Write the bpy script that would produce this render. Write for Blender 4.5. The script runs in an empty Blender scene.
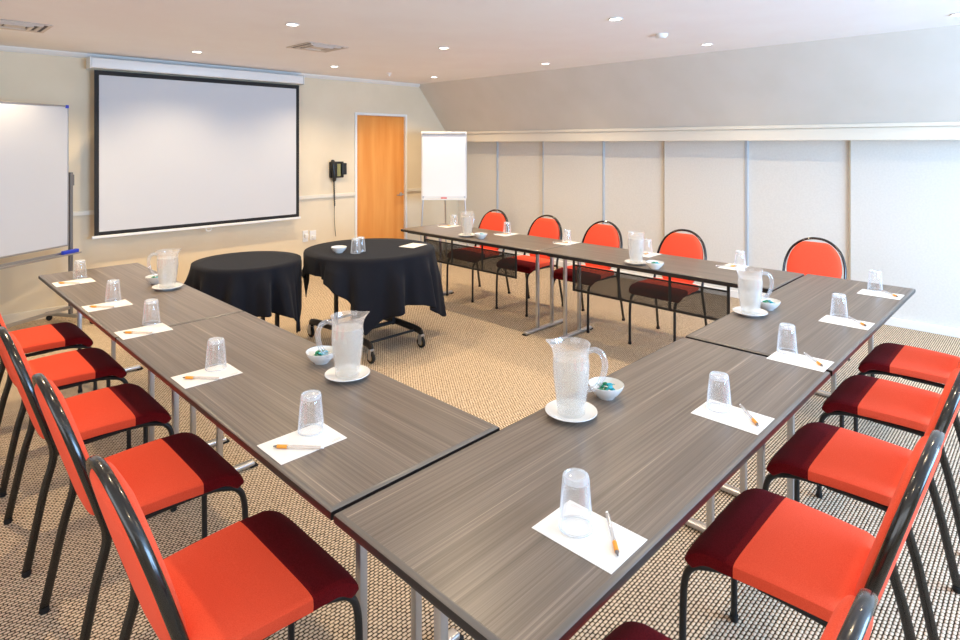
import bpy, bmesh, math, random
from mathutils import Vector, Matrix
random.seed(7)
PI = math.pi
scene = bpy.context.scene
COL = scene.collection

# ------------------------------------------------------------------ materials
def lin(c):
    return tuple(((v/255)/12.92 if v/255 <= .04045 else ((v/255+.055)/1.055)**2.4) for v in c)+(1.0,)

def mat(name, col=(200,200,200), rough=.5, metal=0.0, spec=.5, sheen=0.0, coat=0.0):
    m = bpy.data.materials.new(name); m.use_nodes = True
    b = m.node_tree.nodes['Principled BSDF']
    b.inputs['Base Color'].default_value = lin(col)
    b.inputs['Roughness'].default_value = rough
    b.inputs['Metallic'].default_value = metal
    b.inputs['Specular IOR Level'].default_value = spec
    b.inputs['Sheen Weight'].default_value = sheen
    b.inputs['Coat Weight'].default_value = coat
    return m

def N(m, t, **kw):
    n = m.node_tree.nodes.new(t)
    for k, v in kw.items(): setattr(n, k, v)
    return n
def L(m, a, b): m.node_tree.links.new(a, b)
def bsdf(m): return m.node_tree.nodes['Principled BSDF']

def noisy(name, c1, c2, scale=(40,40,40), rough=.8, bump=.0, detail=3, fac=(.35,.65), coords='Object', sheen=0, metal=0, spec=.5, bscale=None):
    m = mat(name, c1, rough, metal, spec, sheen)
    tc = N(m, 'ShaderNodeTexCoord'); mp = N(m, 'ShaderNodeMapping'); mp.inputs['Scale'].default_value = scale
    L(m, tc.outputs[coords], mp.inputs['Vector'])
    nz = N(m, 'ShaderNodeTexNoise'); nz.inputs['Scale'].default_value = 1; nz.inputs['Detail'].default_value = detail
    L(m, mp.outputs[0], nz.inputs['Vector'])
    cr = N(m, 'ShaderNodeValToRGB'); cr.color_ramp.elements[0].position = fac[0]; cr.color_ramp.elements[1].position = fac[1]
    cr.color_ramp.elements[0].color = lin(c1); cr.color_ramp.elements[1].color = lin(c2)
    L(m, nz.outputs['Fac'], cr.inputs[0]); L(m, cr.outputs[0], bsdf(m).inputs['Base Color'])
    if bump:
        bp = N(m, 'ShaderNodeBump'); bp.inputs['Strength'].default_value = bump; bp.inputs['Distance'].default_value = .002
        L(m, nz.outputs['Fac'], bp.inputs['Height']); L(m, bp.outputs[0], bsdf(m).inputs['Normal'])
    return m

def laminate():
    m = mat('grey_oak_laminate', (140,125,112), .34, 0, .5)
    tc = N(m, 'ShaderNodeTexCoord')
    def streak(sx, sy, det):
        mp = N(m, 'ShaderNodeMapping'); mp.inputs['Scale'].default_value = (sx, sy, 1)
        L(m, tc.outputs['Object'], mp.inputs['Vector'])
        nz = N(m, 'ShaderNodeTexNoise'); nz.inputs['Scale'].default_value = 1; nz.inputs['Detail'].default_value = det
        L(m, mp.outputs[0], nz.inputs['Vector']); return nz
    a = streak(1.0, 120, 2); b = streak(2.2, 380, 3); c = streak(.7, 30, 1)
    r1 = N(m, 'ShaderNodeValToRGB'); e = r1.color_ramp.elements
    e[0].position = .33; e[0].color = lin((86,76,67)); e[1].position = .72; e[1].color = lin((176,160,142))
    k = e.new(.49); k.color = lin((108,97,87)); k = e.new(.6); k.color = lin((126,114,103))
    mx = N(m, 'ShaderNodeMix', data_type='FLOAT'); mx.inputs[0].default_value = .45
    L(m, a.outputs['Fac'], mx.inputs[2]); L(m, b.outputs['Fac'], mx.inputs[3])
    mx2 = N(m, 'ShaderNodeMix', data_type='FLOAT'); mx2.inputs[0].default_value = .22
    L(m, mx.outputs[0], mx2.inputs[2]); L(m, c.outputs['Fac'], mx2.inputs[3])
    L(m, mx2.outputs[0], r1.inputs[0]); L(m, r1.outputs[0], bsdf(m).inputs['Base Color'])
    return m

def carpet_mat():
    m = mat('woven_loop_carpet', (180,160,135), .95, 0, .15)
    tc = N(m, 'ShaderNodeTexCoord'); sp = N(m, 'ShaderNodeSeparateXYZ'); L(m, tc.outputs['Object'], sp.inputs[0])
    def mth(op, a, b=None, v=None):
        n = N(m, 'ShaderNodeMath', operation=op)
        if hasattr(a, 'links'): L(m, a, n.inputs[0])
        else: n.inputs[0].default_value = a
        if b is not None:
            if hasattr(b, 'links'): L(m, b, n.inputs[1])
            else: n.inputs[1].default_value = b
        return n.outputs[0]
    # rows along x, 15 mm apart; dashes along x every 20 mm, staggered by half from row to row
    row = mth('FLOOR', mth('DIVIDE', sp.outputs['Y'], .0135))
    stag = mth('MULTIPLY', mth('MODULO', row, 2.0), .5)
    fx = mth('FRACT', mth('ADD', mth('DIVIDE', sp.outputs['X'], .020), stag))
    fy = mth('FRACT', mth('DIVIDE', sp.outputs['Y'], .0135))
    hx = mth('SINE', mth('MULTIPLY', fx, PI)); hy = mth('SINE', mth('MULTIPLY', fy, PI))
    h = mth('MULTIPLY', mth('POWER', hx, .45), mth('POWER', hy, .8))
    nz = N(m, 'ShaderNodeTexNoise'); nz.inputs['Scale'].default_value = 55; nz.inputs['Detail'].default_value = 2
    L(m, tc.outputs['Object'], nz.inputs['Vector'])
    hh = mth('ADD', h, mth('MULTIPLY', mth('SUBTRACT', nz.outputs['Fac'], .5), .7))
    cr = N(m, 'ShaderNodeValToRGB'); e = cr.color_ramp.elements
    e[0].position = .30; e[0].color = lin((58,47,35)); e[1].position = .95; e[1].color = lin((240,220,194))
    k = e.new(.52); k.color = lin((204,180,150))
    L(m, hh, cr.inputs[0]); L(m, cr.outputs[0], bsdf(m).inputs['Base Color'])
    bp = N(m, 'ShaderNodeBump'); bp.inputs['Strength'].default_value = .6; bp.inputs['Distance'].default_value = .004
    L(m, h, bp.inputs['Height']); L(m, bp.outputs[0], bsdf(m).inputs['Normal'])
    return m

def glassy(name, tint=(255,255,255), base=.05, edge=.55, rough=.03, haze=0.0, hazecol=(240,243,246), power=2.2, hedge=0.0):
    m = bpy.data.materials.new(name); m.use_nodes = True; nt = m.node_tree
    nt.nodes.clear(); out = N(m, 'ShaderNodeOutputMaterial')
    tr = N(m, 'ShaderNodeBsdfTransparent'); tr.inputs[0].default_value = lin(tint)
    gl = N(m, 'ShaderNodeBsdfGlossy'); gl.inputs['Roughness'].default_value = rough; gl.inputs[0].default_value = (.95,.97,1,1)
    lw = N(m, 'ShaderNodeLayerWeight'); lw.inputs[0].default_value = .5
    pw = N(m, 'ShaderNodeMath', operation='POWER'); L(m, lw.outputs['Facing'], pw.inputs[0]); pw.inputs[1].default_value = power
    ma = N(m, 'ShaderNodeMath', operation='MULTIPLY_ADD'); L(m, pw.outputs[0], ma.inputs[0]); ma.inputs[1].default_value = edge; ma.inputs[2].default_value = base
    mx = N(m, 'ShaderNodeMixShader'); L(m, ma.outputs[0], mx.inputs[0]); L(m, tr.outputs[0], mx.inputs[1]); L(m, gl.outputs[0], mx.inputs[2])
    last = mx
    if haze:
        df = N(m, 'ShaderNodeBsdfDiffuse'); df.inputs[0].default_value = lin(hazecol)
        tl = N(m, 'ShaderNodeBsdfTranslucent'); tl.inputs[0].default_value = lin(hazecol)
        ad = N(m, 'ShaderNodeMixShader'); ad.inputs[0].default_value = .5; L(m, df.outputs[0], ad.inputs[1]); L(m, tl.outputs[0], ad.inputs[2])
        m2 = N(m, 'ShaderNodeMixShader'); m2.inputs[0].default_value = haze
        nz = N(m, 'ShaderNodeTexNoise'); nz.inputs['Scale'].default_value = 26 if haze > .1 else 12
        tc = N(m, 'ShaderNodeTexCoord'); L(m, tc.outputs['Object'], nz.inputs['Vector'])
        m3 = N(m, 'ShaderNodeMath', operation='MULTIPLY_ADD'); L(m, nz.outputs['Fac'], m3.inputs[0]); m3.inputs[1].default_value = haze*.5; m3.inputs[2].default_value = haze*.75
        m4 = N(m, 'ShaderNodeMath', operation='MULTIPLY_ADD'); L(m, pw.outputs[0], m4.inputs[0]); m4.inputs[1].default_value = hedge; L(m, m3.outputs[0], m4.inputs[2]); m3 = m4
        L(m, m3.outputs[0], m2.inputs[0]); L(m, mx.outputs[0], m2.inputs[1]); L(m, ad.outputs[0], m2.inputs[2]); last = m2
    L(m, last.outputs[0], out.inputs[0])
    return m

def mesh_panel_mat():
    # perforated black fabric: small diamond holes let through what is behind
    m = bpy.data.materials.new('black_mesh_fabric'); m.use_nodes = True; m.node_tree.nodes.clear()
    out = N(m, 'ShaderNodeOutputMaterial'); df = N(m, 'ShaderNodeBsdfPrincipled'); df.inputs['Base Color'].default_value = lin((30,26,22)); df.inputs['Roughness'].default_value = .8
    tr = N(m, 'ShaderNodeBsdfTransparent'); tc = N(m, 'ShaderNodeTexCoord'); sp = N(m, 'ShaderNodeSeparateXYZ'); L(m, tc.outputs['Object'], sp.inputs[0])
    def mth(op, a, b=None):
        n = N(m, 'ShaderNodeMath', operation=op)
        for i, v in enumerate((a, b)):
            if v is None: continue
            if hasattr(v, 'links'): L(m, v, n.inputs[i])
            else: n.inputs[i].default_value = v
        return n.outputs[0]
    f = PI/.011
    s = mth('MULTIPLY', mth('SINE', mth('MULTIPLY', mth('ADD', sp.outputs['X'], sp.outputs['Z']), f)), mth('SINE', mth('MULTIPLY', mth('SUBTRACT', sp.outputs['X'], sp.outputs['Z']), f)))
    hole = mth('GREATER_THAN', mth('ABSOLUTE', s), .55)
    mx = N(m, 'ShaderNodeMixShader'); L(m, hole, mx.inputs[0]); L(m, df.outputs[0], mx.inputs[1]); L(m, tr.outputs[0], mx.inputs[2]); L(m, mx.outputs[0], out.inputs[0])
    return m

def emit(name, col, s):
    m = bpy.data.materials.new(name); m.use_nodes = True; b = bsdf(m)
    b.inputs['Base Color'].default_value = lin(col); b.inputs['Emission Color'].default_value = lin(col); b.inputs['Emission Strength'].default_value = s
    return m

def beech():
    m = mat('beech_veneer', (222,158,88), .4)
    tc = N(m, 'ShaderNodeTexCoord'); mp = N(m, 'ShaderNodeMapping'); mp.inputs['Scale'].default_value = (9, 9, .8)
    L(m, tc.outputs['Object'], mp.inputs['Vector']); nz = N(m, 'ShaderNodeTexNoise'); nz.inputs['Scale'].default_value = 1; nz.inputs['Detail'].default_value = 4
    L(m, mp.outputs[0], nz.inputs['Vector']); cr = N(m, 'ShaderNodeValToRGB'); e = cr.color_ramp.elements
    e[0].position = .3; e[0].color = lin((222,140,60)); e[1].position = .7; e[1].color = lin((236,164,86))
    L(m, nz.outputs['Fac'], cr.inputs[0]); L(m, cr.outputs[0], bsdf(m).inputs['Base Color']); return m

M = dict(
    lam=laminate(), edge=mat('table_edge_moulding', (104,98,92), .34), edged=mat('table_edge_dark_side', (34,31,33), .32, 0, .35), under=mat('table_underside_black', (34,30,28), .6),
    steel=mat('brushed_silver_steel', (196,196,198), .32, .85), chrome=mat('chrome', (215,218,222), .12, 1),
    carpet=carpet_mat(),
    wall=noisy('cream_wall_paint', (228,213,186), (232,218,192), (3,3,3), .85),
    panel=noisy('pale_panel_fabric', (216,213,206), (221,218,211), (60,60,60), .85),
    slope=noisy('sloped_wall_paint', (214,208,198), (218,212,203), (3,3,3), .85),
    ceil=noisy('white_ceiling_paint', (246,243,242), (248,246,245), (3,3,3), .9),
    trim=mat('cream_trim_gloss', (232,224,208), .45), white=mat('white_trim_gloss', (236,236,234), .4),
    red=noisy('red_chair_wool', (232,82,56), (240,94,66), (420,420,420), .95, .35, 2, sheen=.03, spec=.12),
    maroon=noisy('maroon_chair_velvet', (92,12,16), (112,20,26), (300,300,300), .95, .3, 2, sheen=.02, spec=.08),
    blk=mat('gloss_black_tube', (14,13,12), .22, 0, .6, coat=.3), blkm=mat('matt_black_metal', (24,24,26), .45, .1),
    cloth=noisy('charcoal_table_linen', (21,22,28), (27,28,34), (500,500,500), .9, .2, 2, sheen=.04, spec=.12),
    glass=glassy('clear_tumbler_glass', (255,255,255), .035, .45, .04, haze=.06, power=2.2, hedge=.5),  # white haze painted on the edges so the glass looks brighter
    glassthick=glassy('thick_glass_bottom', (250,252,252), .12, .6, .06, haze=.38),
    jug=glassy('condensed_jug_glass', (255,255,255), .05, .4, .12, haze=.16, hazecol=(244,238,230)), water=glassy('iced_water', (246,250,252), .03, .2, .05, haze=.30, hazecol=(240,234,226)),
    jugh=glassy('jug_handle_glass', (250,252,255), .10, .6, .05, haze=.16),
    china=mat('white_china', (226,226,224), .2), paper=mat('white_notepaper', (234,231,226), .7), ink=mat('faint_grey_print', (214,204,200), .8),
    penb=glassy('clear_pen_barrel', (245,245,245), .12, .5, .1, haze=.35, hazecol=(220,210,200)), peno=mat('orange_pen_grip', (226,150,40), .4), pent=mat('pen_tip_grey', (120,120,124), .3, .6),
    mintg=mat('green_foil', (10,120,84), .3, .25), mintt=mat('teal_foil', (40,160,180), .3, .25), mintw=mat('pale_foil', (190,220,224), .35),
    board=mat('whiteboard_enamel', (200,202,206), .25), alu=mat('satin_aluminium', (170,170,172), .38, .8), strip=mat('pale_metal_strip', (186,194,202), .4, .25), grey=mat('grey_tray', (120,120,122), .5, .4), blue=mat('blue_plastic', (34,62,190), .4),
    scr=mat('projection_fabric', (206,207,210), .8), scrb=mat('black_screen_border', (22,20,20), .7),
    pad=mat('flipchart_paper', (250,248,248), .75), redp=mat('red_marker', (210,50,40), .4),
    beech=beech(), phone=mat('black_phone_plastic', (28,28,28), .4), phonef=mat('olive_phone_label', (150,146,96), .6), rub=mat('black_rubber', (20,20,20), .8), hub=mat('tan_caster_hub', (150,128,84), .5),
    plastic=mat('white_plastic', (236,236,236), .4), yellow=mat('yellow_plastic', (230,200,60), .5), meshf=mesh_panel_mat(),
    lamp=emit('downlight_glow', (255,246,232), 14), vent=mat('vent_grille_metal', (216,204,192), .5), ventd=mat('vent_dark_slot', (96,90,88), .8),
    dark=mat('dark_tan_strip_paint', (176,156,130), .8),  # plain tan colour of two panel strips
)

# ------------------------------------------------------------------ mesh helpers
def obj(name, bm, m, parent=None, smooth=False, loc=None, rotz=0, mods=None):
    me = bpy.data.meshes.new(name)
    bmesh.ops.recalc_face_normals(bm, faces=bm.faces)
    bm.to_mesh(me); bm.free()
    ms = m if isinstance(m, (list, tuple)) else [m]
    for k in ms: me.materials.append(k)
    if smooth:
        me.polygons.foreach_set('use_smooth', [True]*len(me.polygons))
        if smooth != 'all':
            me.set_sharp_from_angle(angle=math.radians(38))
    o = bpy.data.objects.new(name, me); COL.objects.link(o)
    if parent: o.parent = parent
    if loc is not None: o.location = loc
    o.rotation_euler[2] = rotz
    return o
def tag(o, label=None, cat=None, group=None, kind=None):
    if label: o['label'] = label
    if cat: o['category'] = cat
    if group: o['group'] = group
    if kind: o['kind'] = kind
    return o
def thing(name, label, cat, loc=(0,0,0), rotz=0, group=None):
    o = bpy.data.objects.new(name, None); COL.objects.link(o); o.empty_display_size = .1
    o.location = loc; o.rotation_euler = (0,0,rotz); return tag(o, label, cat, group)
def struct(name, bm, m, parent=None, smooth=False):
    o = obj(name, bm, m, parent, smooth)
    if not parent: o['kind'] = 'structure'
    return o
def dup(root, loc, rotz, label, group=None):
    r = root.copy(); COL.objects.link(r); r.location = loc; r.rotation_euler = (0,0,rotz); r['label'] = label
    if group: r['group'] = group
    for ch in list(root.children):
        c = ch.copy(); COL.objects.link(c); c.parent = r
        for g in ch.children:
            d = g.copy(); COL.objects.link(d); d.parent = c
    return r

def box(bm, x0, x1, y0, y1, z0, z1, bev=0, seg=2, mi=0, rot=None):
    r = bmesh.ops.create_cube(bm, size=1)
    vs = r['verts']
    bmesh.ops.scale(bm, vec=(x1-x0, y1-y0, z1-z0), verts=vs)
    if bev:
        es = list({e for v in vs for e in v.link_edges})
        rr = bmesh.ops.bevel(bm, geom=es, offset=bev, segments=seg, affect='EDGES', profile=.5)
        vs = list({v for f in rr['faces'] for v in f.verts} | {v for v in vs if v.is_valid})
        # all verts connected
        seen = set(vs); st = list(vs)
        while st:
            v = st.pop()
            for e in v.link_edges:
                w = e.other_vert(v)
                if w not in seen: seen.add(w); st.append(w)
        vs = list(seen)
    if rot is not None: bmesh.ops.transform(bm, matrix=rot, verts=vs)
    bmesh.ops.translate(bm, vec=((x0+x1)/2, (y0+y1)/2, (z0+z1)/2), verts=vs)
    if mi:
        for f in {f for v in vs for f in v.link_faces}: f.material_index = mi
    return vs
def B(*a, **k):
    bm = bmesh.new(); box(bm, *a, **k); return bm

def catmull(pts, n=6, closed=False):
    P = [Vector(p) for p in pts]; out = []
    m = len(P)
    rng = range(m if closed else m-1)
    for i in rng:
        if closed: p0, p1, p2, p3 = P[(i-1)%m], P[i], P[(i+1)%m], P[(i+2)%m]
        else: p0, p1, p2, p3 = P[max(i-1,0)], P[i], P[i+1], P[min(i+2,m-1)]
        for k in range(n):
            t = k/n
            out.append(.5*((2*p1)+(-p0+p2)*t+(2*p0-5*p1+4*p2-p3)*t*t+(-p0+3*p1-3*p2+p3)*t**3))
    if not closed: out.append(P[-1])
    return out

def tube(bm, pts, ra, rb=None, ref=(0,1,0), seg=10, closed=False, mi=0, taper=None):
    """sweep an ellipse; rb is the radius along ref (projected), ra across it"""
    rb = rb or ra; ref = Vector(ref); P = [Vector(p) for p in pts]; n = len(P); rings = []
    for i, p in enumerate(P):
        a = P[(i-1)%n] if (closed or i) else P[0]; b = P[(i+1)%n] if (closed or i < n-1) else P[-1]
        t = (b-a).normalized(); r = ref - t*ref.dot(t)
        if r.length < 1e-3: r = Vector((1,0,0)) - t*t.x
        if r.length < 1e-3: r = Vector((0,0,1)) - t*t.z
        r.normalize(); s = t.cross(r); k = taper(i/(n-1)) if taper else 1
        rings.append([bm.verts.new(p + r*rb*k*math.cos(2*PI*j/seg) + s*ra*k*math.sin(2*PI*j/seg)) for j in range(seg)])
    fs = []
    for i in range(n if closed else n-1):
        A, C = rings[i], rings[(i+1)%n]
        for j in range(seg): fs.append(bm.faces.new((A[j], A[(j+1)%seg], C[(j+1)%seg], C[j])))
    if not closed: fs.append(bm.faces.new(rings[0][::-1])); fs.append(bm.faces.new(rings[-1]))
    if mi:
        for f in fs: f.material_index = mi
def T(*a, **k):
    bm = bmesh.new(); tube(bm, *a, **k); return bm

def lathe(bm, prof, seg=32, cx=0, cy=0, fn=None, mi=0, closed=False):
    rings = []
    for r, z in prof:
        if r < 1e-5: rings.append([bm.verts.new((cx, cy, z))]); continue
        ring = []
        for j in range(seg):
            a = 2*PI*j/seg; rr, zz = (r, z) if not fn else fn(r, z, a)
            ring.append(bm.verts.new((cx+rr*math.cos(a), cy+rr*math.sin(a), zz)))
        rings.append(ring)
    pr = list(zip(rings, rings[1:]))
    if closed: pr.append((rings[-1], rings[0]))
    for A, C in pr:
        for j in range(seg):
            k = (j+1) % seg
            if len(A) == 1 and len(C) == 1: continue
            if len(A) == 1: f = bm.faces.new((A[0], C[j], C[k]))
            elif len(C) == 1: f = bm.faces.new((A[j], A[k], C[0]))
            else: f = bm.faces.new((A[j], A[k], C[k], C[j]))
            f.material_index = mi
def LA(*a, **k):
    bm = bmesh.new(); lathe(bm, *a, **k); return bm

def sup(t, e):  # superellipse unit point
    c, s = math.cos(t), math.sin(t)
    return (math.copysign(abs(c)**e, c), math.copysign(abs(s)**e, s))

def loft(bm, secs, seg=28, e=.35):
    """secs: (center, halfwidth(x), halfthick, normal)"""
    rings = []
    for c, w, h, nrm in secs:
        c = Vector(c); nrm = Vector(nrm).normalized()
        ring = []
        for j in range(seg):
            x, y = sup(2*PI*j/seg, e); ring.append(bm.verts.new(c + Vector((1,0,0))*w*x + nrm*h*y))
        rings.append(ring)
    for A, C in zip(rings, rings[1:]):
        for j in range(seg): bm.faces.new((A[j], A[(j+1)%seg], C[(j+1)%seg], C[j]))
    bm.faces.new(rings[0][::-1]); bm.faces.new(rings[-1])

# ------------------------------------------------------------------ room (u = x along the screen wall, v = y towards it)
U1, V1, ZC = 5.60, 6.10, 2.49
UL, VF = -2.7, -3.3
UP, US, ZS = 5.36, 4.79, 1.80; ZP = 1.652     # where the slope meets the ceiling, where it meets the ledge
bm = B(UL-.1, U1+.1, VF-.1, V1+.1, -.06, 0); struct('floor', bm, M['carpet'])
struct('ceiling', B(UL-.1, US+.12, VF-.1, V1+.1, ZC, ZC+.06), M['ceil'])
# screen wall with an opening for the door
bm = bmesh.new()
D0, D1, DZ = 3.745, 4.555, 2.005
box(bm, UL-.1, D0-.03, V1, V1+.12, 0, ZC); box(bm, D1+.03, U1+.1, V1, V1+.12, 0, ZC); box(bm, D0-.03, D1+.03, V1, V1+.12, DZ+.03, ZC)
struct('wall_back', bm, M['wall'])
bm = B(U1+.06, U1+.14, VF, V1, 0, ZP); struct('wall_right', bm, M['wall'])
# sloped upper wall
bm = bmesh.new()
q = [(UP, ZS-.01), (US, ZC+.001), (US+.1, ZC+.06), (UP+.08, ZS+.06)]
va = [bm.verts.new((x, VF, z)) for x, z in q]; vb = [bm.verts.new((x, V1, z)) for x, z in q]
bm.faces.new(va); bm.faces.new(vb[::-1])
for i in range(4): bm.faces.new((va[i], vb[i], vb[(i+1)%4], va[(i+1)%4]))
struct('wall_upper_right', bm, M['slope'])

# window wall behind the camera
WU0, WU1, WZ0, WZ1 = 1.0, 4.7, .75, 2.3
bm = bmesh.new()
box(bm, UL, WU0, VF-.12, VF, 0, ZC); box(bm, WU1, U1+.1, VF-.12, VF, 0, ZC); box(bm, WU0, WU1, VF-.12, VF, 0, WZ0); box(bm, WU0, WU1, VF-.12, VF, WZ1, ZC)
struct('wall_front', bm, M['wall'])
bm = bmesh.new()
for x in (WU0, (WU0*2+WU1)/3, (WU0+2*WU1)/3, WU1-.05): box(bm, x, x+.05, VF-.09, VF-.03, WZ0, WZ1)
box(bm, WU0, WU1, VF-.09, VF-.03, WZ0, WZ0+.05); box(bm, WU0, WU1, VF-.09, VF-.03, WZ1-.05, WZ1)
struct('window_1', bm, M['white'])
WV0, WV1 = -2.6, 2.2  # opening and window added in the unseen left wall for fill light
bm = bmesh.new()
box(bm, UL-.12, UL, VF, WV0, 0, ZC); box(bm, UL-.12, UL, WV1, V1, 0, ZC); box(bm, UL-.12, UL, WV0, WV1, 0, WZ0); box(bm, UL-.12, UL, WV0, WV1, WZ1, ZC)
struct('wall_left', bm, M['wall'])
bm = bmesh.new()
for y in (WV0, (WV0*2+WV1)/3, (WV0+2*WV1)/3, WV1-.05): box(bm, UL-.09, UL-.03, y, y+.05, WZ0, WZ1)
box(bm, UL-.09, UL-.03, WV0, WV1, WZ0, WZ0+.05); box(bm, UL-.09, UL-.03, WV0, WV1, WZ1-.05, WZ1)
struct('added_fill_window', bm, M['white'])
# cornice, rails, skirtings
bm = bmesh.new()
q = [(V1, ZC-.045), (V1-.02, ZC-.035), (V1-.045, ZC-.012), (V1-.05, ZC), (V1, ZC)]
va = [bm.verts.new((UL, y, z)) for y, z in q]; vb = [bm.verts.new((US+.02, y, z)) for y, z in q]
bm.faces.new(va); bm.faces.new(vb[::-1])
for i in range(5): bm.faces.new((va[i], vb[i], vb[(i+1)%5], va[(i+1)%5]))
struct('trim_1', bm, M['white'])
bm = bmesh.new(); box(bm, UL, D0-.04, V1-.022, V1, .93, .975, .006); box(bm, D1+.04, U1+.06, V1-.022, V1, .93, .975, .006)
struct('trim_2', bm, M['trim'])
bm = bmesh.new(); box(bm, UL, D0-.04, V1-.016, V1, 0, .095, .004); box(bm, D1+.04, U1+.06, V1-.016, V1, 0, .095, .004)
struct('baseboard_back', bm, M['trim'])
bm = bmesh.new(); box(bm, UP-.025, U1+.14, VF, V1, ZS-.035, ZS, .006); box(bm, UP, U1+.14, VF, V1, ZP, ZS-.036, .003)
struct('trim_3', bm, M['trim'])
struct('baseboard_right', B(U1-.03, U1+.06, VF, V1, 0, .07, .003), M['white'])
# sliding panels along the right wall
divs = [V1, 5.27, 4.41, 3.46, 2.64, 1.72, .78, -.95, -2.2, VF]
for i in range(len(divs)-1):
    b, a = divs[i], divs[i+1]
    off = 0 if i % 2 == 0 else .022
    d = struct('door_%d' % (i+2), B(U1+off, U1+off+.02, a, b, .07, ZP+.02, .001), M['panel'])
    if i < 6:
        w = [.02, .02, .018, .010, .030, .016][i]
        s = struct('edge_strip', B(U1-.006, U1+.045, a-w/2, a+w/2,   .071, ZP+.02, .002), M['strip'] if i in (0,1,2,4) else M['dark'], d)
# the beech door
dd = struct('door_1', B(D0, D1, V1+.02, V1+.06, .006, DZ, .002), M['beech'])
bm = bmesh.new()
box(bm, D0-.035, D0-.002, V1-.016, V1+.07, 0, DZ+.035, .003); box(bm, D1+.002, D1+.035, V1-.016, V1+.07, 0, DZ+.035, .003); box(bm, D0-.002, D1+.002, V1-.016, V1+.07, DZ+.002, DZ+.035, .003)
struct('door_frame', bm, M['white'], dd)
bm = bmesh.new()
lathe(bm, [(0,0),(.026,0),(.026,.01),(0,.01)], 20)
bmesh.ops.transform(bm, matrix=Matrix.Translation((D1-.06, V1+.02, .90)) @ Matrix.Rotation(PI/2, 4, 'X'), verts=bm.verts)
tube(bm, catmull([(D1-.06, V1+.012, .90), (D1-.06, V1-.035, .90), (D1-.075, V1-.045, .90), (D1-.17, V1-.045, .895)], 5), .009)
struct('door_handle', bm, M['chrome'], dd, True)
bm = bmesh.new()
for z in (.3, 1.72): tube(bm, [(D0+.001, V1+.012, z), (D0+.001, V1+.012, z+.1)], .007)
struct('door_hinge', bm, M['steel'], dd, True)

# ------------------------------------------------------------------ ceiling fittings
lamps = []
def downlight(x, y, lab):
    t = thing('downlight', lab, 'ceiling light', (x, y, ZC), 0, 'recessed ceiling downlights')
    obj('trim_ring', LA([(.036,-.001),(.05,-.001),(.052,-.004),(.048,-.009),(.038,-.006)], 28, closed=True), M['white'], t, True)
    obj('lamp_lens', LA([(0,-.0045),(.036,-.0045),(.036,-.0005),(0,-.0005)], 24), M['lamp'], t)
    return t
us = (1.36, 2.84, 4.32); vs = (5.19, 3.36, 1.58, -.14)
names = {(0,0):'recessed downlight just in front of the projector screen', (1,0):'recessed downlight near the top right corner of the projector screen',
 (2,0):'farthest recessed downlight, close to the corner above the flip chart', (0,1):'recessed downlight left of the square ceiling vent near the screen centre',
 (1,1):'recessed downlight over the middle of the room, right of the ceiling vent', (2,1):'recessed downlight beside the sloped wall above the far tables',
 (1,2):'large bright downlight left of the smoke detector', (2,2):'recessed downlight by the sloped wall right of the smoke detector',
 (2,3):'recessed downlight at the extreme upper right edge of the photo'}
for j, v in enumerate(vs):
    for i, u in enumerate(us):
        if (i, j) in names: downlight(u, v, names[(i, j)])
def vent(x, y, lab):
    t = thing('ceiling_vent', lab, 'vent', (x, y, ZC), 0, 'square ceiling air vents')
    bm = bmesh.new()
    for k, s in enumerate((.20, .15, .10)):
        z = -.004-.004*k
        for a, b, c, d in ((-s, s, -s, -s+.022), (-s, s, s-.022, s), (-s, -s+.022, -s+.022, s-.022), (s-.022, s, -s+.022, s-.022)): box(bm, a, b, c, d, z-.004, -.0035)
    obj('louvre', bm, M['vent'], t); obj('backing', B(-.19, .19, -.19, .19, -.0034, -.0006), M['ventd'], t); obj('damper', B(-.06,.06,-.06,.06,-.012,-.0036), M['vent'], t)
vent(-.05, 4.84, 'square ceiling vent at the upper left edge above the whiteboard')
vent(2.02, 4.14, 'square ceiling vent near the middle of the photo top, in front of the screen')
o = obj('smoke_detector', LA([(0,-.035),(.03,-.034),(.045,-.02),(.05,-.001),(0,-.001)], 24), M['white'], None, True, (3.6, 1.63, ZC)); tag(o, 'small round white smoke detector on the ceiling', 'detector')
o = obj('ceiling_sensor', LA([(0,-.04),(.012,-.04),(.014,-.02),(.03,-.012),(.03,-.001),(0,-.001)], 20), M['white'], None, True, (3.66, 5.27, ZC)); tag(o, 'tiny white sensor on the ceiling above the beech door', 'sensor')

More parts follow.
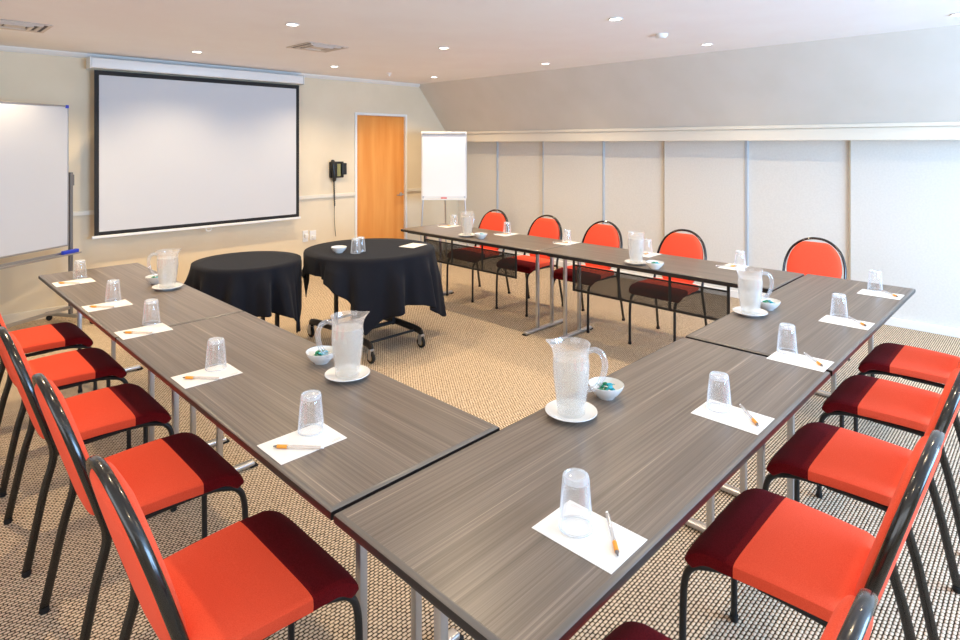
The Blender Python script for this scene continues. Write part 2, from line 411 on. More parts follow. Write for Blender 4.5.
# ------------------------------------------------------------------ folding tables
TL, TW, TZ = 1.82, .60, .74
def make_table(loc, rotz, label, panel, inset=.165):
    t = thing('folding_table', label, 'table', loc, rotz, 'rectangular tables of the U-shaped layout')
    top = obj('tabletop', B(.014, TL-.014, .014, TW-.014, TZ-.018, TZ), M['lam'], t)
    # edging ring
    bm = bmesh.new()
    prof = [(0.014, TZ-.0002), (.006, TZ-.0008), (.001, TZ-.005), (0, TZ-.014), (.001, TZ-.024), (.004, TZ-.028), (.014, TZ-.028)]
    cs = []
    for d, z in prof: cs.append([(d, d, z), (TL-d, d, z), (TL-d, TW-d, z), (d, TW-d, z)])
    R = [[bm.verts.new(p) for p in c] for c in cs]
    for q_, (A, C) in enumerate(zip(R, R[1:]+R[:1])):
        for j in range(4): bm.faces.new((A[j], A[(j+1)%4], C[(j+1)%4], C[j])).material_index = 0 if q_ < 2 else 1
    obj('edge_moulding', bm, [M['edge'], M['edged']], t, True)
    obj('under_frame', B(.05, TL-.05, .05, TW-.05, TZ-.045, TZ-.0185, .002), M['under'], t)
    for x in (.165, TL-inset):
        bm = bmesh.new()
        for y in (.2, .4): box(bm, x-.013, x+.013, y-.013, y+.013, .028, TZ-.047, .004)
        box(bm, x-.016, x+.016, .12, TW-.12, TZ-.06, TZ-.0455, .003)
        lg = obj('leg_frame', bm, M['steel'], t, True)
        bm = bmesh.new(); box(bm, x-.02, x+.02, .03, TW-.03, .006, .03, .008, 3); obj('foot_bar', bm, M['steel'], lg, True)
        for y in (.036, TW-.036): obj('foot_cap', B(x-.022, x+.022, y-.02, y+.02, 0, .012, .004), M['rub'], lg, True)
    for x in (.30, TL-.30): obj('leg_latch', B(x-.035, x+.035, .07, .12, TZ-.085, TZ-.0455, .004), M['under'], t)
    if panel:
        y = TW-.07
        x0, x1 = .30, TL-.30
        pn = obj('modesty_panel', B(x0, x1, y-.001, y+.001, .47, .655), M['meshf'], t)
        bm = bmesh.new()
        box(bm, x0-.01, x1+.01, y-.004, y+.004, .452, .472, .003); box(bm, x0-.01, x1+.01, y-.004, y+.004, .652, .664, .003)
        for x in (x0, x1, (x0*2+x1)/3, (x0+2*x1)/3): box(bm, x-.010, x+.010, y-.005, y+.005, .455, TZ-.0455, .003)
        obj('panel_frame', bm, M['blkm'], pn)
    return t
H = PI/2
# local x = length. base tables along u; arms along v (rotated +90: local y -> -u)
make_table((0, 0, 0), 0, 'nearest grey wood table in the foreground, forming the corner of the U', False)
make_table((TL+.026, 0, 0), 0, 'grey wood table at the right end, its far corner close to the pale panel wall', False)
make_table((.6, .612, 0), H, 'grey wood table of the left arm, the one nearer the camera', False)
make_table((.6, .612+TL+.011, 0), H, 'grey wood table at the far left end, in front of the projector screen', False)
make_table((3.65, .612, 0), H, 'grey wood table of the far arm with mesh front, joined to the right end table', True, .12)
make_table((3.65, .612+TL+.008, 0), H, 'grey wood table of the far arm with mesh front, nearest the flip chart', True)

# ------------------------------------------------------------------ chairs (local +y faces the table, origin on the floor between the feet)
def make_chair(label, group):
    t = thing('conference_chair', label, 'chair', (0,0,0), 0, group)
    # seat: profile along y with a waterfall front
    def prof(s):   # s 0..1 from back to front -> y, z, normal
        Lf, R = .322, .085
        tot = Lf + R*1.15
        d = s*tot
        if d < Lf: return (-.165+d, .452+.004*math.sin(PI*d/Lf), (0, 0, 1))
        a = (d-Lf)/R
        return (-.165+Lf+R*math.sin(a), .452-R*(1-math.cos(a)), (0, math.sin(a), math.cos(a)))
    def secs(s0, s1, n, ends):
        out = []
        for i in range(n+1):
            s = s0+(s1-s0)*i/n; y, z, nr = prof(s)
            w = .205+.018*min(1, s*1.6); h = .026
            if ends[0]: 
                k = min(1, (s-s0)/.10); r = math.sqrt(max(0, 1-(1-k)**2)); w *= .80+.20*r; h *= .45+.55*r
            if ends[1]:
                k = min(1, (s1-s)/.10); r = math.sqrt(max(0, 1-(1-k)**2)); w *= .90+.10*r; h *= .5+.5*r
            out.append(((0, y, z), w, h, nr))
        return out
    bm = bmesh.new(); loft(bm, secs(0, .63, 22, (1,0))); obj('seat', bm, M['red'], t, 'all' if 0 else True)
    bm = bmesh.new(); loft(bm, secs(.6305, 1, 18, (0,1))); o = obj('seat_front', bm, M['maroon'], t, True); o['label'] = 'dark maroon front edge of the seat'
    # backrest plane: leans back
    def bk(z): # y of back plane
        tt = (z-.42)/.47; return -.175-.142*tt
    bm = bmesh.new(); S = []
    za, zb = .435, .853
    for i in range(25):
        z = za+(zb-za)*(.5-.5*math.cos(PI*i/24))
        if z < .64: w = .095+.095*math.sin(PI/2*((z-za)/(.64-za)))**.8
        else:
            k = (z-.64)/(.875-.64); w = .192*math.sqrt(max(0.0, 1-k**2.3))
        e = min(1, min((z-za)/.03, (zb-z)/.03)); r = math.sqrt(max(0, 1-(1-e)**2))
        S.append(((0, bk(z)+.006, z), w*(.9+.1*r), .027*(.35+.65*r), (0, 1, .3)))
    loft(bm, S, 32, .5); obj('backrest', bm, M['red'], t, True)
    # arch + rear legs as one oval tube
    pts = [(-.222, -.268, .018), (-.214, -.215, .28), (-.212, -.182, .42), (-.213, bk(.52), .52), (-.214, bk(.62), .62), (-.207, bk(.70), .70), (-.176, bk(.785), .785), (-.125, bk(.84), .84), (-.065, bk(.872), .872), (0, bk(.881), .881)]
    full = pts + [(-x, y, z) for x, y, z in pts[-2::-1]]
    sm = catmull(full, 5)
    ks = [i for i, p in enumerate(sm) if p.z > .42]
    a, b = ks[0], ks[-1]
    bm = bmesh.new(); tube(bm, sm[a:b+1], .0095, .0145, seg=14); obj('back_frame', bm, M['blk'], t, True)
    for seg_ in (sm[:a+1], sm[b:]):
        obj('leg', T(seg_, .0095, .0145, seg=14), M['blk'], t, True)
        e = seg_[0] if seg_[0].z < .1 else seg_[-1]
    for s in (-1, 1):
        p = [(s*.192, .258, .016), (s*.192, .256, .25), (s*.190, .250, .345), (s*.188, .228, .388), (s*.182, .19, .405), (s*.172, .12, .4155), (s*.172, 0, .4155), (s*.180, -.12, .4155), (s*.200, -.175, .4155)]
        p = catmull(p, 5)
        obj('leg', T(p, .0105, seg=12), M['blkm'], t, True)
        obj('foot_glide', LA([(0,0),(.012,0),(.0135,.004),(.0135,.02),(0,.02)], 14, s*.192, .258), M['rub'], t, True)
        obj('foot_glide', LA([(0,0),(.013,0),(.0155,.004),(.0145,.02),(0,.02)], 14, s*.2222, -.268), M['rub'], t, True)
    obj('seat_rail', T([(-.17, .12, .4155), (.17, .12, .4155)], .008, seg=8), M['blkm'], t, True)
    obj('seat_rail', T([(-.205, -.165, .4155), (.205, -.165, .4155)], .008, seg=8), M['blkm'], t, True)
    return t
base_l = 'red chair with maroon seat front, '
spots = [
 # x, y, facing angle (local +y direction), label
 (-.090, .93, -H, 'left side, nearest the camera'),
 (-.088, 1.65, -H, 'left side, second from the camera'),
 (-.10, 2.355, -H, 'left side, middle one of five'),
 (-.088, 3.06, -H, 'left side, second from the whiteboard'),
 (-.088, 3.74, -H, 'left side, closest to the whiteboard'),
 (.31, -.10, 0, 'right side, cut off by the bottom edge'),
 (1.09, -.10, 0, 'right side, second from the bottom'),
 (1.755, -.10, 0, 'right side, middle one of five'),
 (2.46, -.10, 0, 'right side, second from the pale wall'),
 (3.13, -.10, 0, 'right side, nearest the pale wall'),
 (3.77, 3.86, H, 'behind far tables, nearest the flip chart'),
 (3.77, 3.14, H, 'behind far tables, second from flip chart'),
 (3.775, 2.46, H, 'behind far tables, middle one of five'),
 (3.77, 1.67, H, 'behind far tables, second from the right'),
 (4.07, .735, H, 'behind far tables, set apart at the right'),
]
groups = ['chairs along the left table arm']*5 + ['chairs along the right side of the foreground tables']*5 + ['chairs behind the far table arm']*5
c0 = None
CH = {}
for k, (x, y, r, lab) in enumerate(spots):
    if c0 is None:
        c0 = make_chair(base_l+lab, groups[k]); c0.location = (x, y, 0); c0.rotation_euler[2] = r
    else: dup(c0, (x, y, 0), r, base_l+lab, groups[k])

# ------------------------------------------------------------------ tableware
def make_glass(loc):
    t = thing('tumbler', '', 'glass', loc)
    h = .117
    def fl(r, z, a):
        k = max(0, min(1, (z-.012)/.02))*max(0, min(1, (.09-z)/.02)); return (r*(1-.02*k*(1-abs(math.cos(5*a)))), z)
    outer = [(.0372,0),(.0388,.001),(.0392,.004),(.0385,.012),(.0365,.04),(.034,.07),(.0315,.097),(.0305,.108),(.0285,.1155),(.024,h),(.0235,h-.004),(.012,h-.006),(0,h-.006)]
    inner = [(0,.100),(.018,.100),(.0265,.098),(.0290,.090),(.032,.06),(.0345,.03),(.0362,.004),(.0372,0)]
    bm = bmesh.new(); lathe(bm, outer, 40, fn=fl); lathe(bm, inner, 40)
    bmesh.ops.remove_doubles(bm, verts=bm.verts, dist=1e-5)
    obj('bowl', bm, M['glass'], t, True)
    obj('thick_bottom', LA([(0,.1005),(.018,.1006),(.0285,.1015),(.0298,.107),(.028,.1145),(.0245,.1160),(.0228,.1128),(.012,.1108),(0,.1108)], 32), M['glassthick'], t, True)
    t.scale[2] = .985
    obj('rim', LA([(.0366,.0002),(.0392,.0002),(.0398,.002),(.0392,.0042),(.0366,.0038)], 40, closed=True), M['glassthick'], t, True)
    return t
def make_sheet(loc, rz):
    bm = B(-.105, .105, -.074, .074, 0, .0012)
    return bm
def make_pen(loc, rz):
    t = thing('pen', '', 'pen', loc, rz)
    def cyl(x0, x1, r0, r1=None):
        r1 = r1 or r0; bm = bmesh.new(); tube(bm, [(x0,0,.0055),(x1,0,.0055)], 1, seg=12, taper=lambda q: r0+(r1-r0)*q); return bm
    obj('barrel', cyl(-.028, .070, .0048), M['penb'], t, True); obj('grip', cyl(-.058, -.0281, .0053), M['peno'], t, True)
    obj('tip', cyl(-.070, -.0581, .0016, .0045), M['pent'], t, True); obj('button', cyl(.0701, .078, .003), M['plastic'], t, True)
    return t
Z0 = TZ+.0004
# paper centre, long axis angle, glass position, pen centre and angle, phrase
sets = []
LV = [(.96, (.17,1.003), 'nearest'), (1.68, (.169,1.725), 'second'), (2.44, (.181,2.543), 'third'), (3.065, (.167,3.154), 'fourth'), (3.84, (.174,3.959), 'fifth')]
lw_ = {'nearest':'on the left arm, nearest the camera','second':'on the left arm, second from camera','third':'on the left arm, at the table joint',
      'fourth':'on the left arm, second from far end','fifth':'at the far left end by whiteboard'}
for v, g, k in LV: sets.append(((.118, v), 0, g, (.085, v-.028), -.85, lw_[k]))
RU = [(.362, (.359,.155)), (1.175, (1.197,.174)), (1.866, (1.935,.192)), (2.588, (2.666,.172)), (3.35, (3.452,.168))]
rw = ['in the foreground, nearest the camera', 'on the right side, second from camera', 'on the right side, at the table joint',
      'on the right side, second from far corner', 'at the far right table corner']
for (u, g), ph in zip(RU, rw): sets.append(((u, .122), H, g, (u+.028, .078), H-.85+.0, ph))
FV = [(1.04, (3.563,1.007)), (1.72, (3.559,1.73)), (2.50, (3.534,2.501)), (3.22, (3.553,3.232)), (4.04, (3.60,4.04))]
fw_ = ['on far arm behind the right end jug', 'on far arm behind the middle jug', 'on the far arm at the table joint', 'on the far arm, second from the flip chart', 'on the far arm, nearest the flip chart']
for (v, g), ph in zip(FV, fw_): sets.append(((3.53, v), 0, g, (3.50, v+.035), PI-.85, ph))
g0 = p0 = s0 = None
for (pc, pa, g, pen, pra, ph) in sets:
    sh = thing('note_sheet', 'white notepaper sheet '+ph, 'paper', (pc[0], pc[1], Z0), pa, 'notepaper sheets at the places')
    if s0 is None:
        o = obj('paper', make_sheet(0,0), M['paper'], sh); bm = bmesh.new(); box(bm, .060, .092, -.066, -.061, .0012, .0014); box(bm, .070, .092, -.058, -.055, .0012, .0014); k = obj('printed_footer', bm, M['ink'], sh); s0 = (o, k)
    else:
        for o in s0: c = o.copy(); COL.objects.link(c); c.parent = sh
    lab = 'upside-down glass tumbler '+ph
    loc = (g[0], g[1], Z0+.0014)
    if g0 is None: g0 = make_glass(loc); g0['label'] = lab; g0['group'] = 'upturned tumblers at the places'
    else:
        gg = dup(g0, loc, 0, lab)
        if 'foreground' in ph: gg.scale[2] = 1.05
    lab = 'clear pen with orange grip '+ph
    loc = (pen[0], pen[1], Z0+.0016)
    if p0 is None: p0 = make_pen(loc, pra); p0['label'] = lab; p0['group'] = 'pens at the places'
    else: dup(p0, loc, pra, lab)

def make_jug():
    t = thing('water_jug', '', 'jug')
    def fn(r, z, a):
        k = max(0, (z-.185)/.05); d = abs((a-PI+PI) % (2*PI) - PI)   # spout at angle pi (local -x)
        s = math.exp(-(d/.38)**2)*k*k
        return (r+.020*s, z+.008*s)
    outer = [(0,0),(.040,0),(.044,.004),(.047,.03),(.053,.08),(.058,.13),(.0595,.165),(.057,.195),(.0565,.215),(.061,.232),(.063,.235)]
    inner = [(.061,.2345),(.055,.215),(.0555,.195),(.0575,.165),(.056,.13),(.051,.08),(.0445,.03),(.041,.010),(0,.010)]
    bm = bmesh.new(); lathe(bm, outer+inner, 48, fn=fn); obj('jug_body', bm, M['jug'], t, True)
    obj('water', LA([(0,.0105),(.0405,.0108),(.044,.03),(.0505,.08),(.0555,.13),(.057,.165),(.0555,.188),(0,.188)], 40), M['water'], t, True)
    hp = catmull([(.0535,0,.208),(.075,0,.215),(.098,0,.202),(.108,0,.165),(.098,0,.118),(.075,0,.088),(.0535,0,.083)], 6)
    obj('handle', T(hp, .0095, .0065, ref=(0,1,0), seg=12), M['jugh'], t, True)
    return t
def make_saucer():
    bm = LA([(0,0),(.045,0),(.048,.003),(.078,.013),(.084,.017),(.0835,.019),(.077,.0165),(.05,.0075),(0,.006)], 40); return bm
def make_bowl(): return LA([(0,0),(.028,0),(.030,.004),(.046,.018),(.058,.036),(.061,.046),(.0600,.047),(.0565,.038),(.044,.021),(.026,.0085),(0,.007)], 40)
def make_mint():
    bm = bmesh.new()
    bmesh.ops.create_icosphere(bm, subdivisions=2, radius=1)
    bmesh.ops.scale(bm, vec=(.012,.0085,.0065), verts=bm.verts)
    for s in (-1, 1):
        vs_ = [bm.verts.new(p) for p in ((s*.010,-.0025,.001),(s*.010,.0025,-.001),(s*.0185,.0065,.0018),(s*.0185,0,-.002),(s*.0185,-.0065,.0018))]
        bm.faces.new((vs_[0], vs_[1], vs_[2], vs_[3])); bm.faces.new((vs_[0], vs_[3], vs_[4]))
    return bm
mint_me = {}
def mint(kind, loc, rot, lab, grp):
    if kind not in mint_me:
        o = obj('wrapped_mint', make_mint(), M[kind], None, True); mint_me[kind] = o.data
    else: o = bpy.data.objects.new('wrapped_mint', mint_me[kind]); COL.objects.link(o)
    o.location = loc; o.rotation_euler = rot; tag(o, lab, 'sweet', grp)
# jug pos, handle direction, bowl pos
import math as _m
camaz = math.radians(44.5); RT = math.atan2(-math.cos(camaz), math.sin(camaz))     # azimuth of the picture's right
jugs = [((.477,3.236), RT+PI+.15, (.474,3.438), 'on the left arm near the screen', 'small'),
        ((.481,1.282), RT+PI+.25, (.493,1.489), 'on left arm before the round tables', 'mint'),
        ((.814,.496), RT-.1, (1.014,.492), 'in the foreground by the inner corner', 'mint'),
        ((2.394,.511), RT-.1, (2.562,.480), 'on right end table near the joint', 'mint'),
        ((3.135,1.59), RT+.9, (3.085,1.412), 'on far arm before the red chairs', 'mint'),
        ((3.176,3.404), RT+.9, (3.178,3.22), 'on the far arm nearest the flip chart', 'mint')]
j0 = sa0 = bw0 = None
for (p, hd, b, ph, kd) in jugs:
    lab = 'glass jug of iced water '+ph
    loc = (p[0], p[1], Z0+.0063)
    if j0 is None: j0 = make_jug(); j0.scale[2] = .97; j0.location = loc; j0.rotation_euler[2] = hd; j0['label'] = lab; j0['group'] = 'water jugs'
    else: dup(j0, loc, hd, lab)
    if sa0 is None: o = sa0 = obj('saucer', make_saucer(), M['china'], None, True)
    else: o = sa0.copy(); COL.objects.link(o)
    o.location = (p[0], p[1], Z0); tag(o, 'white saucer under the jug '+ph, 'saucer', 'saucers under jugs')
    if bw0 is None: o = bw0 = obj('mint_bowl', make_bowl(), M['china'], None, True)
    else: o = bw0.copy(); COL.objects.link(o)
    o.location = (b[0], b[1], Z0); tag(o, 'small white mint bowl beside the jug '+ph, 'bowl', 'mint bowls')
    rr = random.Random(int(p[0]*1000))
    for i in range(9):
        a = i*2.4+.4; rad = .0 if i == 0 else (.022 if i < 5 else .030)
        z = .028 if i < 5 else .039
        if i >= 5: rad = .017; 
        dx, dy = rad*math.cos(a), rad*math.sin(a)
        side = dx*math.cos(RT)+dy*math.sin(RT)
        kind = 'mintt' if side > .006 else 'mintg'
        if ph.startswith('on the far') or ph.startswith('on the right'): kind = 'mintt' if i % 3 else 'mintw'
        cn = {'mintt':'teal', 'mintg':'green', 'mintw':'pale'}[kind]
        mint(kind, (b[0]+dx, b[1]+dy, Z0+z), (rr.uniform(-.3,.3), rr.uniform(-.3,.3), rr.uniform(0,PI)), cn+' mint in the bowl beside the jug '+ph, cn+' mints in the bowl '+ph)

# ------------------------------------------------------------------ round tables with cloths
def round_table(cx, cy, R, z, ang, half, label, clabel, rails, away, off=(0,0), bo=0):
    t = thing('round_table', label, 'table', (cx, cy, 0))
    obj('tabletop', LA([(0,z-.028),(R-.01,z-.028),(R-.002,z-.02),(R-.002,z-.008),(R-.01,z-.003),(0,z-.003)], 64), M['under'], t, True)
    a, b = .24, .43
    if rails == 's': a, b = .22, .30
    bm = bmesh.new()
    for s in (-1, 1):   # arched side rails running between front and rear casters
        tube(bm, catmull([(s*a,-b,.105),(s*a,-b+.04,.135),(s*a*.96,-.12,.15),(s*a*.96,.12,.15),(s*a,b-.04,.135),(s*a,b,.105)], 5), .028, .017, ref=(1,0,0), seg=10)
        tube(bm, [(-a*.96, s*.12, .15), (a*.96, s*.12, .15)], .016, seg=10)
        tube(bm, [(-a, s*(b-.07), .128), (a, s*(b-.07), .128)], .010, seg=10)
    bmesh.ops.translate(bm, vec=(bo,0,0), verts=bm.verts); obj('trolley_base', bm, M['blkm'], t, True)
    bm = bmesh.new()
    for k in (-1, 1):
        for s in (-1, 1): box(bm, k*a*.8-.013, k*a*.8+.013, s*.12-.016, s*.12+.016, .13, z-.028, .004)
        box(bm, k*a*.8-.010, k*a*.8+.010, -.12, .12, .40, .43)
    box(bm, -a*.8, a*.8, -.010, .010, .40, .43)
    bmesh.ops.translate(bm, vec=(bo,0,0), verts=bm.verts); obj('post_frame', bm, M['blkm'], t)
    for sx in (-1, 1):
        for sy in (-1, 1):
            bm = bmesh.new()
            for k in (-1, 1): box(bm, sx*a+k*.016-.002, sx*a+k*.016+.002, sy*b-.018, sy*b+.018, .03, .098)
            box(bm, sx*a-.018, sx*a+.018, sy*b-.018, sy*b+.018, .092, .108, .003)
            bmesh.ops.translate(bm, vec=(bo,0,0), verts=bm.verts); c = obj('caster', bm, M['steel'], t)
            bm = bmesh.new(); prof = [(0,-.012),(.026,-.012),(.041,-.010),(.044,-.004),(.044,.004),(.041,.010),(.026,.012),(0,.012)]
            lathe(bm, prof, 24); 
            for f in bm.faces:
                if all(v.co.xy.length < .027 for v in f.verts): f.material_index = 1
            bmesh.ops.transform(bm, matrix=Matrix.Translation((sx*a+bo, sy*b, .0442)) @ Matrix.Rotation(PI/2, 4, 'Y'), verts=bm.verts)
            obj('wheel', bm, [M['rub'], M['hub']], c, True)
    # cloth
    bm = bmesh.new(); n = 240; rings = []
    rr = random.Random(int(R*1000)); ph = [rr.uniform(0, 6) for _ in range(4)]
    for k in range(1, 7): rings.append([bm.verts.new(((R+.003)*k/6*math.cos(2*PI*j/n), (R+.003)*k/6*math.sin(2*PI*j/n), z+.0005)) for j in range(n)])
    K = 22
    for k in range(1, K+1):
        q = k/K; ring = []
        for j in range(n):
            th = 2*PI*j/n; al = th-ang
            c_, s_ = abs(math.cos(al)), abs(math.sin(al)); mx = max(c_, s_)
            ua, ub = math.cos(al), math.sin(al); oa = off[0]*math.cos(ang)+off[1]*math.sin(ang); ob = -off[0]*math.sin(ang)+off[1]*math.cos(ang)
            d = min((half+oa*(1 if ua > 0 else -1))/max(abs(ua), 1e-6), (half+ob*(1 if ub > 0 else -1))/max(abs(ub), 1e-6)) - R
            d = max(.06, d); d = d if d < .40 else .40+.17*math.tanh((d-.40)/.18)
            ci = max(0, min(1, (1-mx)/.29))            # 1 at a corner
            al4 = ((al % (PI/2))-PI/4)                # 0 at a corner
            amp = (.016+.055*q)*min(1, q*2.5)
            fold = math.sin(th*13+ph[0]+.6*math.sin(th*3+ph[1]))*.75+.35*math.sin(th*23+ph[2])
            pinch = .0
            if abs(al4) < .42: # corner hangs as a folded point
                pinch = (1-abs(al4)/.42)
            rad = R+.004+.004*min(1,q*4)+amp*(fold*(1-.6*pinch)+.55) + .03*pinch*q
            if math.cos(th-away) > .80: rad = min(rad, R+.007)
            swing = -al4*.30*q*pinch**.5 if pinch > 0 else 0
            zz = z-.001-d*q
            if q < .08: zz = z-.001-d*q
            ring.append(bm.verts.new((rad*math.cos(th+swing), rad*math.sin(th+swing), zz)))
        rings.append(ring)
    c0_ = bm.verts.new((0,0,z+.0005))
    for j in range(n): bm.faces.new((c0_, rings[0][j], rings[0][(j+1)%n]))
    for A, C in zip(rings, rings[1:]):
        for j in range(n): bm.faces.new((A[j], C[j], C[(j+1)%n], A[(j+1)%n]))
    o = obj('tablecloth', bm, M['cloth'], None, 'all', (cx, cy, 0)); tag(o, clabel, 'tablecloth', 'black tablecloths')
    md = o.modifiers.new('thickness', 'SOLIDIFY'); md.thickness = .0015; md.offset = 1
    return t
round_table(1.215, 3.775, .385, .735, math.radians(-45-45-8), .70, 'smaller round table under black cloth, left of the pair by the screen', 'black cloth over the smaller round table on the left', 's', math.radians(-20))
round_table(2.09, 3.43, .52, .758, math.radians(-90), .775, 'larger round table on a black wheeled trolley base in front of the beech door', 'black cloth over the larger round table with a bowl and glasses', 'l', math.radians(160), (.12, -.11), -.055)
zt = .7605
o = bw0.copy(); COL.objects.link(o); o.location = (1.80, 3.44, zt); tag(o, 'white bowl on the larger black round table beside two tumblers', 'bowl', 'mint bowls')
for x, y, w in ((1.885,3.335,'left one'), (1.955,3.37,'right one')): dup(g0, (x, y, zt), 0, 'clear tumbler on the larger black round table, %s of two' % w, 'tumblers on the round table')
sh = thing('note_sheet', 'white paper sheet on the larger black round table', 'paper', (2.42, 3.28, zt), .3)
for o in s0: c = o.copy(); COL.objects.link(c); c.parent = sh

# ------------------------------------------------------------------ projection screen
t = thing('projector_screen', 'large white pull-down projection screen with black border on the back wall', 'projection screen', (0, 5.99, 0))
S0, S1, SZ0, SZ1 = .705, 2.845, .735, 2.33
obj('screen_fabric', B(S0+.04, S1-.04, -.0011, .0011, SZ0+.035, SZ1-.045), M['scr'], t)
bm = bmesh.new(); box(bm, S0, S0+.04, -.001, .001, SZ0, SZ1); box(bm, S1-.04, S1, -.001, .001, SZ0, SZ1); box(bm, S0+.04, S1-.04, -.001, .001, SZ0, SZ0+.035); box(bm, S0+.04, S1-.04, -.001, .001, SZ1-.045, SZ1)
obj('border', bm, M['scrb'], t)
bm = bmesh.new(); box(bm, S0-.035, S1+.035, -.045, .055, SZ1+.015, SZ1+.115, .012, 3); obj('casing', bm, M['white'], t, True)
bm = bmesh.new()
for x in (S0-.045, S1+.035): box(bm, x, x+.01, -.05, .10, SZ1+.008, SZ1+.122, .004)
obj('end_cap', bm, M['plastic'], t)
obj('bottom_bar', B(S0-.02, S1+.02, -.012, .012, SZ0-.028, SZ0-.001, .006), M['white'], t)
obj('pull_handle', T(catmull([((S0+S1)/2-.03,0,SZ0-.026),((S0+S1)/2-.02,0,SZ0-.06),((S0+S1)/2+.02,0,SZ0-.06),((S0+S1)/2+.03,0,SZ0-.026)],5), .004), M['plastic'], t, True)

# ------------------------------------------------------------------ whiteboard (local -x runs along the board towards the left)
wa = math.atan2(.527, .85)
t = thing('whiteboard', 'white mobile whiteboard on a silver stand at the left edge', 'whiteboard', (.48, 5.80, 0), wa)
W_ = 1.8; bx1 = -.035; bx0 = bx1-W_
obj('board', B(bx0+.012, bx1-.012, -.012, .010, .712, 1.952), M['board'], t)
bm = bmesh.new()
box(bm, bx0, bx1, -.016, .014, 1.952, 1.966, .003); box(bm, bx0, bx1, -.016, .014, .698, .712, .003); box(bm, bx0, bx0+.012, -.016, .014, .712, 1.952, .003); box(bm, bx1-.012, bx1, -.016, .014, .712, 1.952, .003)
obj('board_frame', bm, M['alu'], t)
bm = bmesh.new()
for x in (bx0, bx1-.03): box(bm, x, x+.03, -.019, -.010, 1.94, 1.969, .003)
obj('corner_cap', bm, M['blue'], t)
for x in (0, -1.87):
    obj('stand_post', B(x-.014, x+.014, -.012, .016, .06, 1.36, .004), M['grey'], t)
    lg = obj('stand_foot', B(x-.018, x+.018, -.27, .27, .045, .075, .006), M['alu'], t)
    bm = bmesh.new()
    for y in (-.24, .24): 
        lathe(bm, [(0,0),(.012,.0),(.024,.012),(.024,.034),(.01,.044),(0,.044)], 16, x, y)
    obj('caster', bm, M['rub'], lg, True)
    obj('pivot_clamp', B(x-.02, x+.02, -.02, .02, 1.24, 1.34, .004), M['grey'], t)
obj('cross_bar', B(-1.86, -.014, -.010, .010, .12, .15, .004), M['alu'], t)
bm = bmesh.new(); box(bm, bx0+.2, .03, -.085, -.03, .625, .633, .002); box(bm, bx0+.2, .03, -.088, -.083, .625, .640, .002); box(bm, bx0+.2, .03, -.030, -.02, .625, .655, .002); obj('pen_tray', bm, M['alu'], t)
# eraser on the tray
M4 = Matrix.Translation((.48, 5.80, 0)) @ Matrix.Rotation(wa, 4, 'Z')
p = M4 @ Vector((-.06, -.058, .6335))
o = obj('board_eraser', B(-.075, .075, -.022, .022, 0, .035, .008, 3), M['blue'], None, True, p, wa); tag(o, 'blue whiteboard eraser on the pen tray', 'eraser')

# ------------------------------------------------------------------ flip chart (local -y faces the camera)
fa = math.radians(44.5)-H
t = thing('flip_chart', 'white flip chart easel with blank paper pad in the far corner', 'flip chart', (4.60, 5.31, 0), fa)
M0 = Matrix.Rotation(0, 4, 'X')
obj('easel_board', B(-.305, .305, 0, .018, .885, 1.785, .004), M['white'], t)
pd = obj('paper_pad', B(-.29, .29, -.014, -.0005, .915, 1.735, .002), M['pad'], t)
obj('pad_clamp', B(-.29, .29, -.024, -.0005, 1.737, 1.765, .004), M['alu'], t)
obj('marker_tray', B(-.30, .30, -.05, 0, .865, .884, .003), M['white'], t)
for x0, x1, y1 in ((-.24, -.33, -.05), (.24, .33, -.05), (0, 0, .55)):
    obj('leg', T([(x0, .03, 1.55 if y1 < 0 else 1.62), (x1, y1, .01)], .011, seg=10), M['steel'], t, True)
o = obj('marker_pen', T([(-.02,0,0),(.06,0,0)], .008, seg=10), M['redp'], None, True); 
p = Matrix.Translation((4.60,5.31,0)) @ Matrix.Rotation(fa,4,'Z') @ Vector((-.02,-.03,.8925)); o.location = p; o.rotation_euler[2] = fa
tag(o, 'red marker pen on the tray under the flip chart', 'marker')

# ------------------------------------------------------------------ wall phone, outlets, floor box
t = thing('wall_telephone', 'black wall telephone with hanging cord beside the beech door', 'telephone', (3.42, V1, 1.28))
bm = bmesh.new(); box(bm, -.10, .10, -.045, -.001, -.10, .11, .012, 3); obj('phone_body', bm, M['phone'], t, True)
obj('face_plate', B(-.005, .045, -.052, -.0455, -.08, .08, .002), M['phonef'], t)
bm = bmesh.new(); tube(bm, catmull([(-.075,-.06,.12),(-.085,-.085,.09),(-.08,-.09,0),(-.07,-.085,-.09),(-.055,-.06,-.13)],5), .026, .020, ref=(0,1,0), seg=12); obj('handset', bm, M['phone'], t, True)
obj('side_cradle', B(.055, .125, -.075, -.046, -.06, .09, .008, 3), M['phone'], t)
pts = []
for i in range(121):
    q = i/120; pts.append((-.045+.006*math.cos(q*90)+.01*q, -.035+.006*math.sin(q*90), -.12-.34*q))
bm = bmesh.new(); tube(bm, pts, .006, seg=6); tube(bm, catmull([(-.035,-.03,-.46),(-.03,-.02,-.6),(-.015,-.012,-.75),(.0,-.008,-.86)],5), .003, seg=6)
obj('cord', bm, M['phone'], t, True)
for k, (u, w, hgt, lab) in enumerate(((2.985, .07, .14, 'tall white wall socket below the projector screen corner, left of the pair'), (3.09, .085, .12, 'white wall socket with plug, right of the pair, left of the telephone cord'))):
    t = thing('power_socket', lab, 'socket', (u, V1, .47))
    obj('socket_plate', B(-w/2, w/2, -.012, 0, -hgt/2, hgt/2, .003), M['plastic'], t)
    obj('plug', B(-.022, .022, -.05, -.0125, -.045 if k else -.02, .0 if k else .03, .006), M['plastic'], t)
t = thing('extension_socket', 'small white and yellow extension socket on the carpet between the round tables', 'extension lead', (1.62, 3.95, 0), .5)
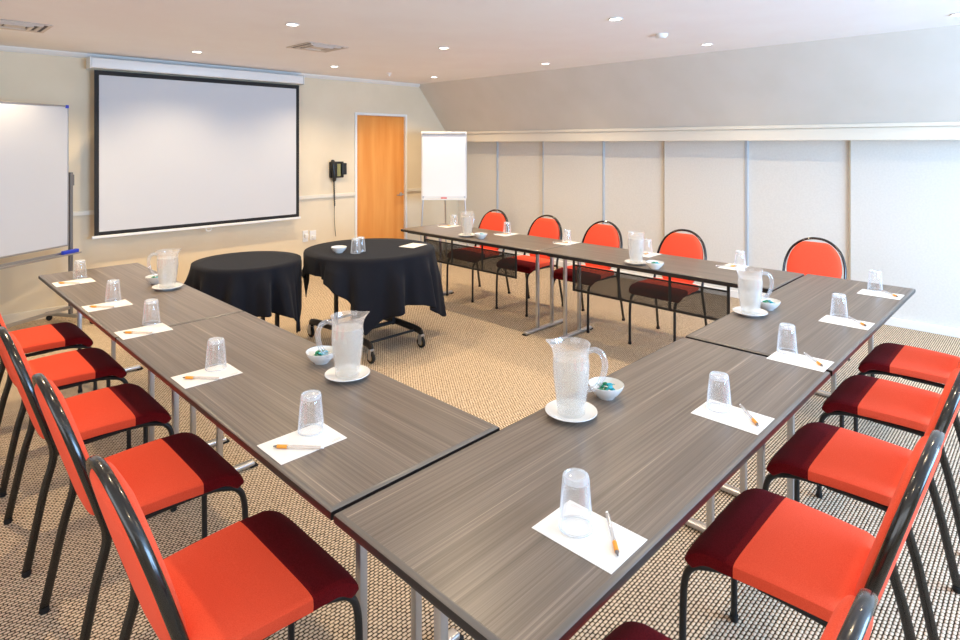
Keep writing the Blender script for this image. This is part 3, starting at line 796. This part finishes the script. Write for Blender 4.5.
obj('socket_box', B(-.05, .05, -.03, .03, 0, .03, .006), M['plastic'], t, True); obj('plug', B(-.04, -.01, -.018, .018, .0305, .055, .004), M['yellow'], t)

# ------------------------------------------------------------------ lights
WARM, DAY = (1, .77, .48), (.60, .80, 1)
def spot(x, y, e, col=WARM):
    l = bpy.data.lights.new('downlight_and_fill_beam', 'SPOT'); l.energy = e; l.color = col; l.spot_size = math.radians(134); l.spot_blend = .7; l.shadow_soft_size = .035
    o = bpy.data.objects.new('downlight_and_fill_beam', l); COL.objects.link(o); o.location = (x, y, ZC-.02)
ROW = {5.19:72, 3.36:80, 1.58:62, -.14:38, -1.9:16}
for v in vs+(-1.9,):
    for u in us+(-.12,):
        spot(u, v, ROW[v]*(1.1 if u > 4 else ((1.4 if v > 3 else .45) if u < 0 else 1.0)))  # column at negative u has no fixtures, added to brighten the left wall
def window_and_fill_light(loc, rot, sx, sy, e, c):
    l = bpy.data.lights.new('daylight_and_fill', 'AREA'); l.shape = 'RECTANGLE'; l.size = sx; l.size_y = sy; l.energy = e; l.color = c
    o = bpy.data.objects.new('daylight_and_fill', l); COL.objects.link(o); o.location = loc; o.rotation_euler = rot
window_and_fill_light(((WU0+WU1)/2, VF-.02, (WZ0+WZ1)/2), (math.radians(90), 0, 0), WU1-WU0-.1, WZ1-WZ0-.1, 400, (.38, .64, 1))
window_and_fill_light((UL-.02, (WV0+WV1)/2, (WZ0+WZ1)/2), (math.radians(90), 0, -PI/2), WV1-WV0-.1, WZ1-WZ0-.1, 55, (.95, .97, 1))  # added fill from the left, brightens ceiling, slope and panels
w = bpy.data.worlds.new('World'); scene.world = w; w.use_nodes = True
bg = w.node_tree.nodes['Background']; bg.inputs[0].default_value = (.8,.9,1,1); bg.inputs[1].default_value = 1.0

# ------------------------------------------------------------------ camera
cam = bpy.data.cameras.new('camera'); co = bpy.data.objects.new('camera', cam); COL.objects.link(co)
f = 594.0
cam.sensor_width = 36; cam.lens = f/960*36
cam.shift_y = -(320-143.8)/960
cam.clip_start = .02
co.location = (-.765, -.642, 1.62)
co.rotation_euler = (PI/2, 0, math.radians(44.5)-PI/2)
scene.camera = co
scene.view_settings.view_transform = 'Standard'; scene.view_settings.look = 'None'; scene.view_settings.gamma = 1
scene.view_settings.exposure = -0.12
try: scene.cycles.transparent_max_bounces = 24
except Exception: pass
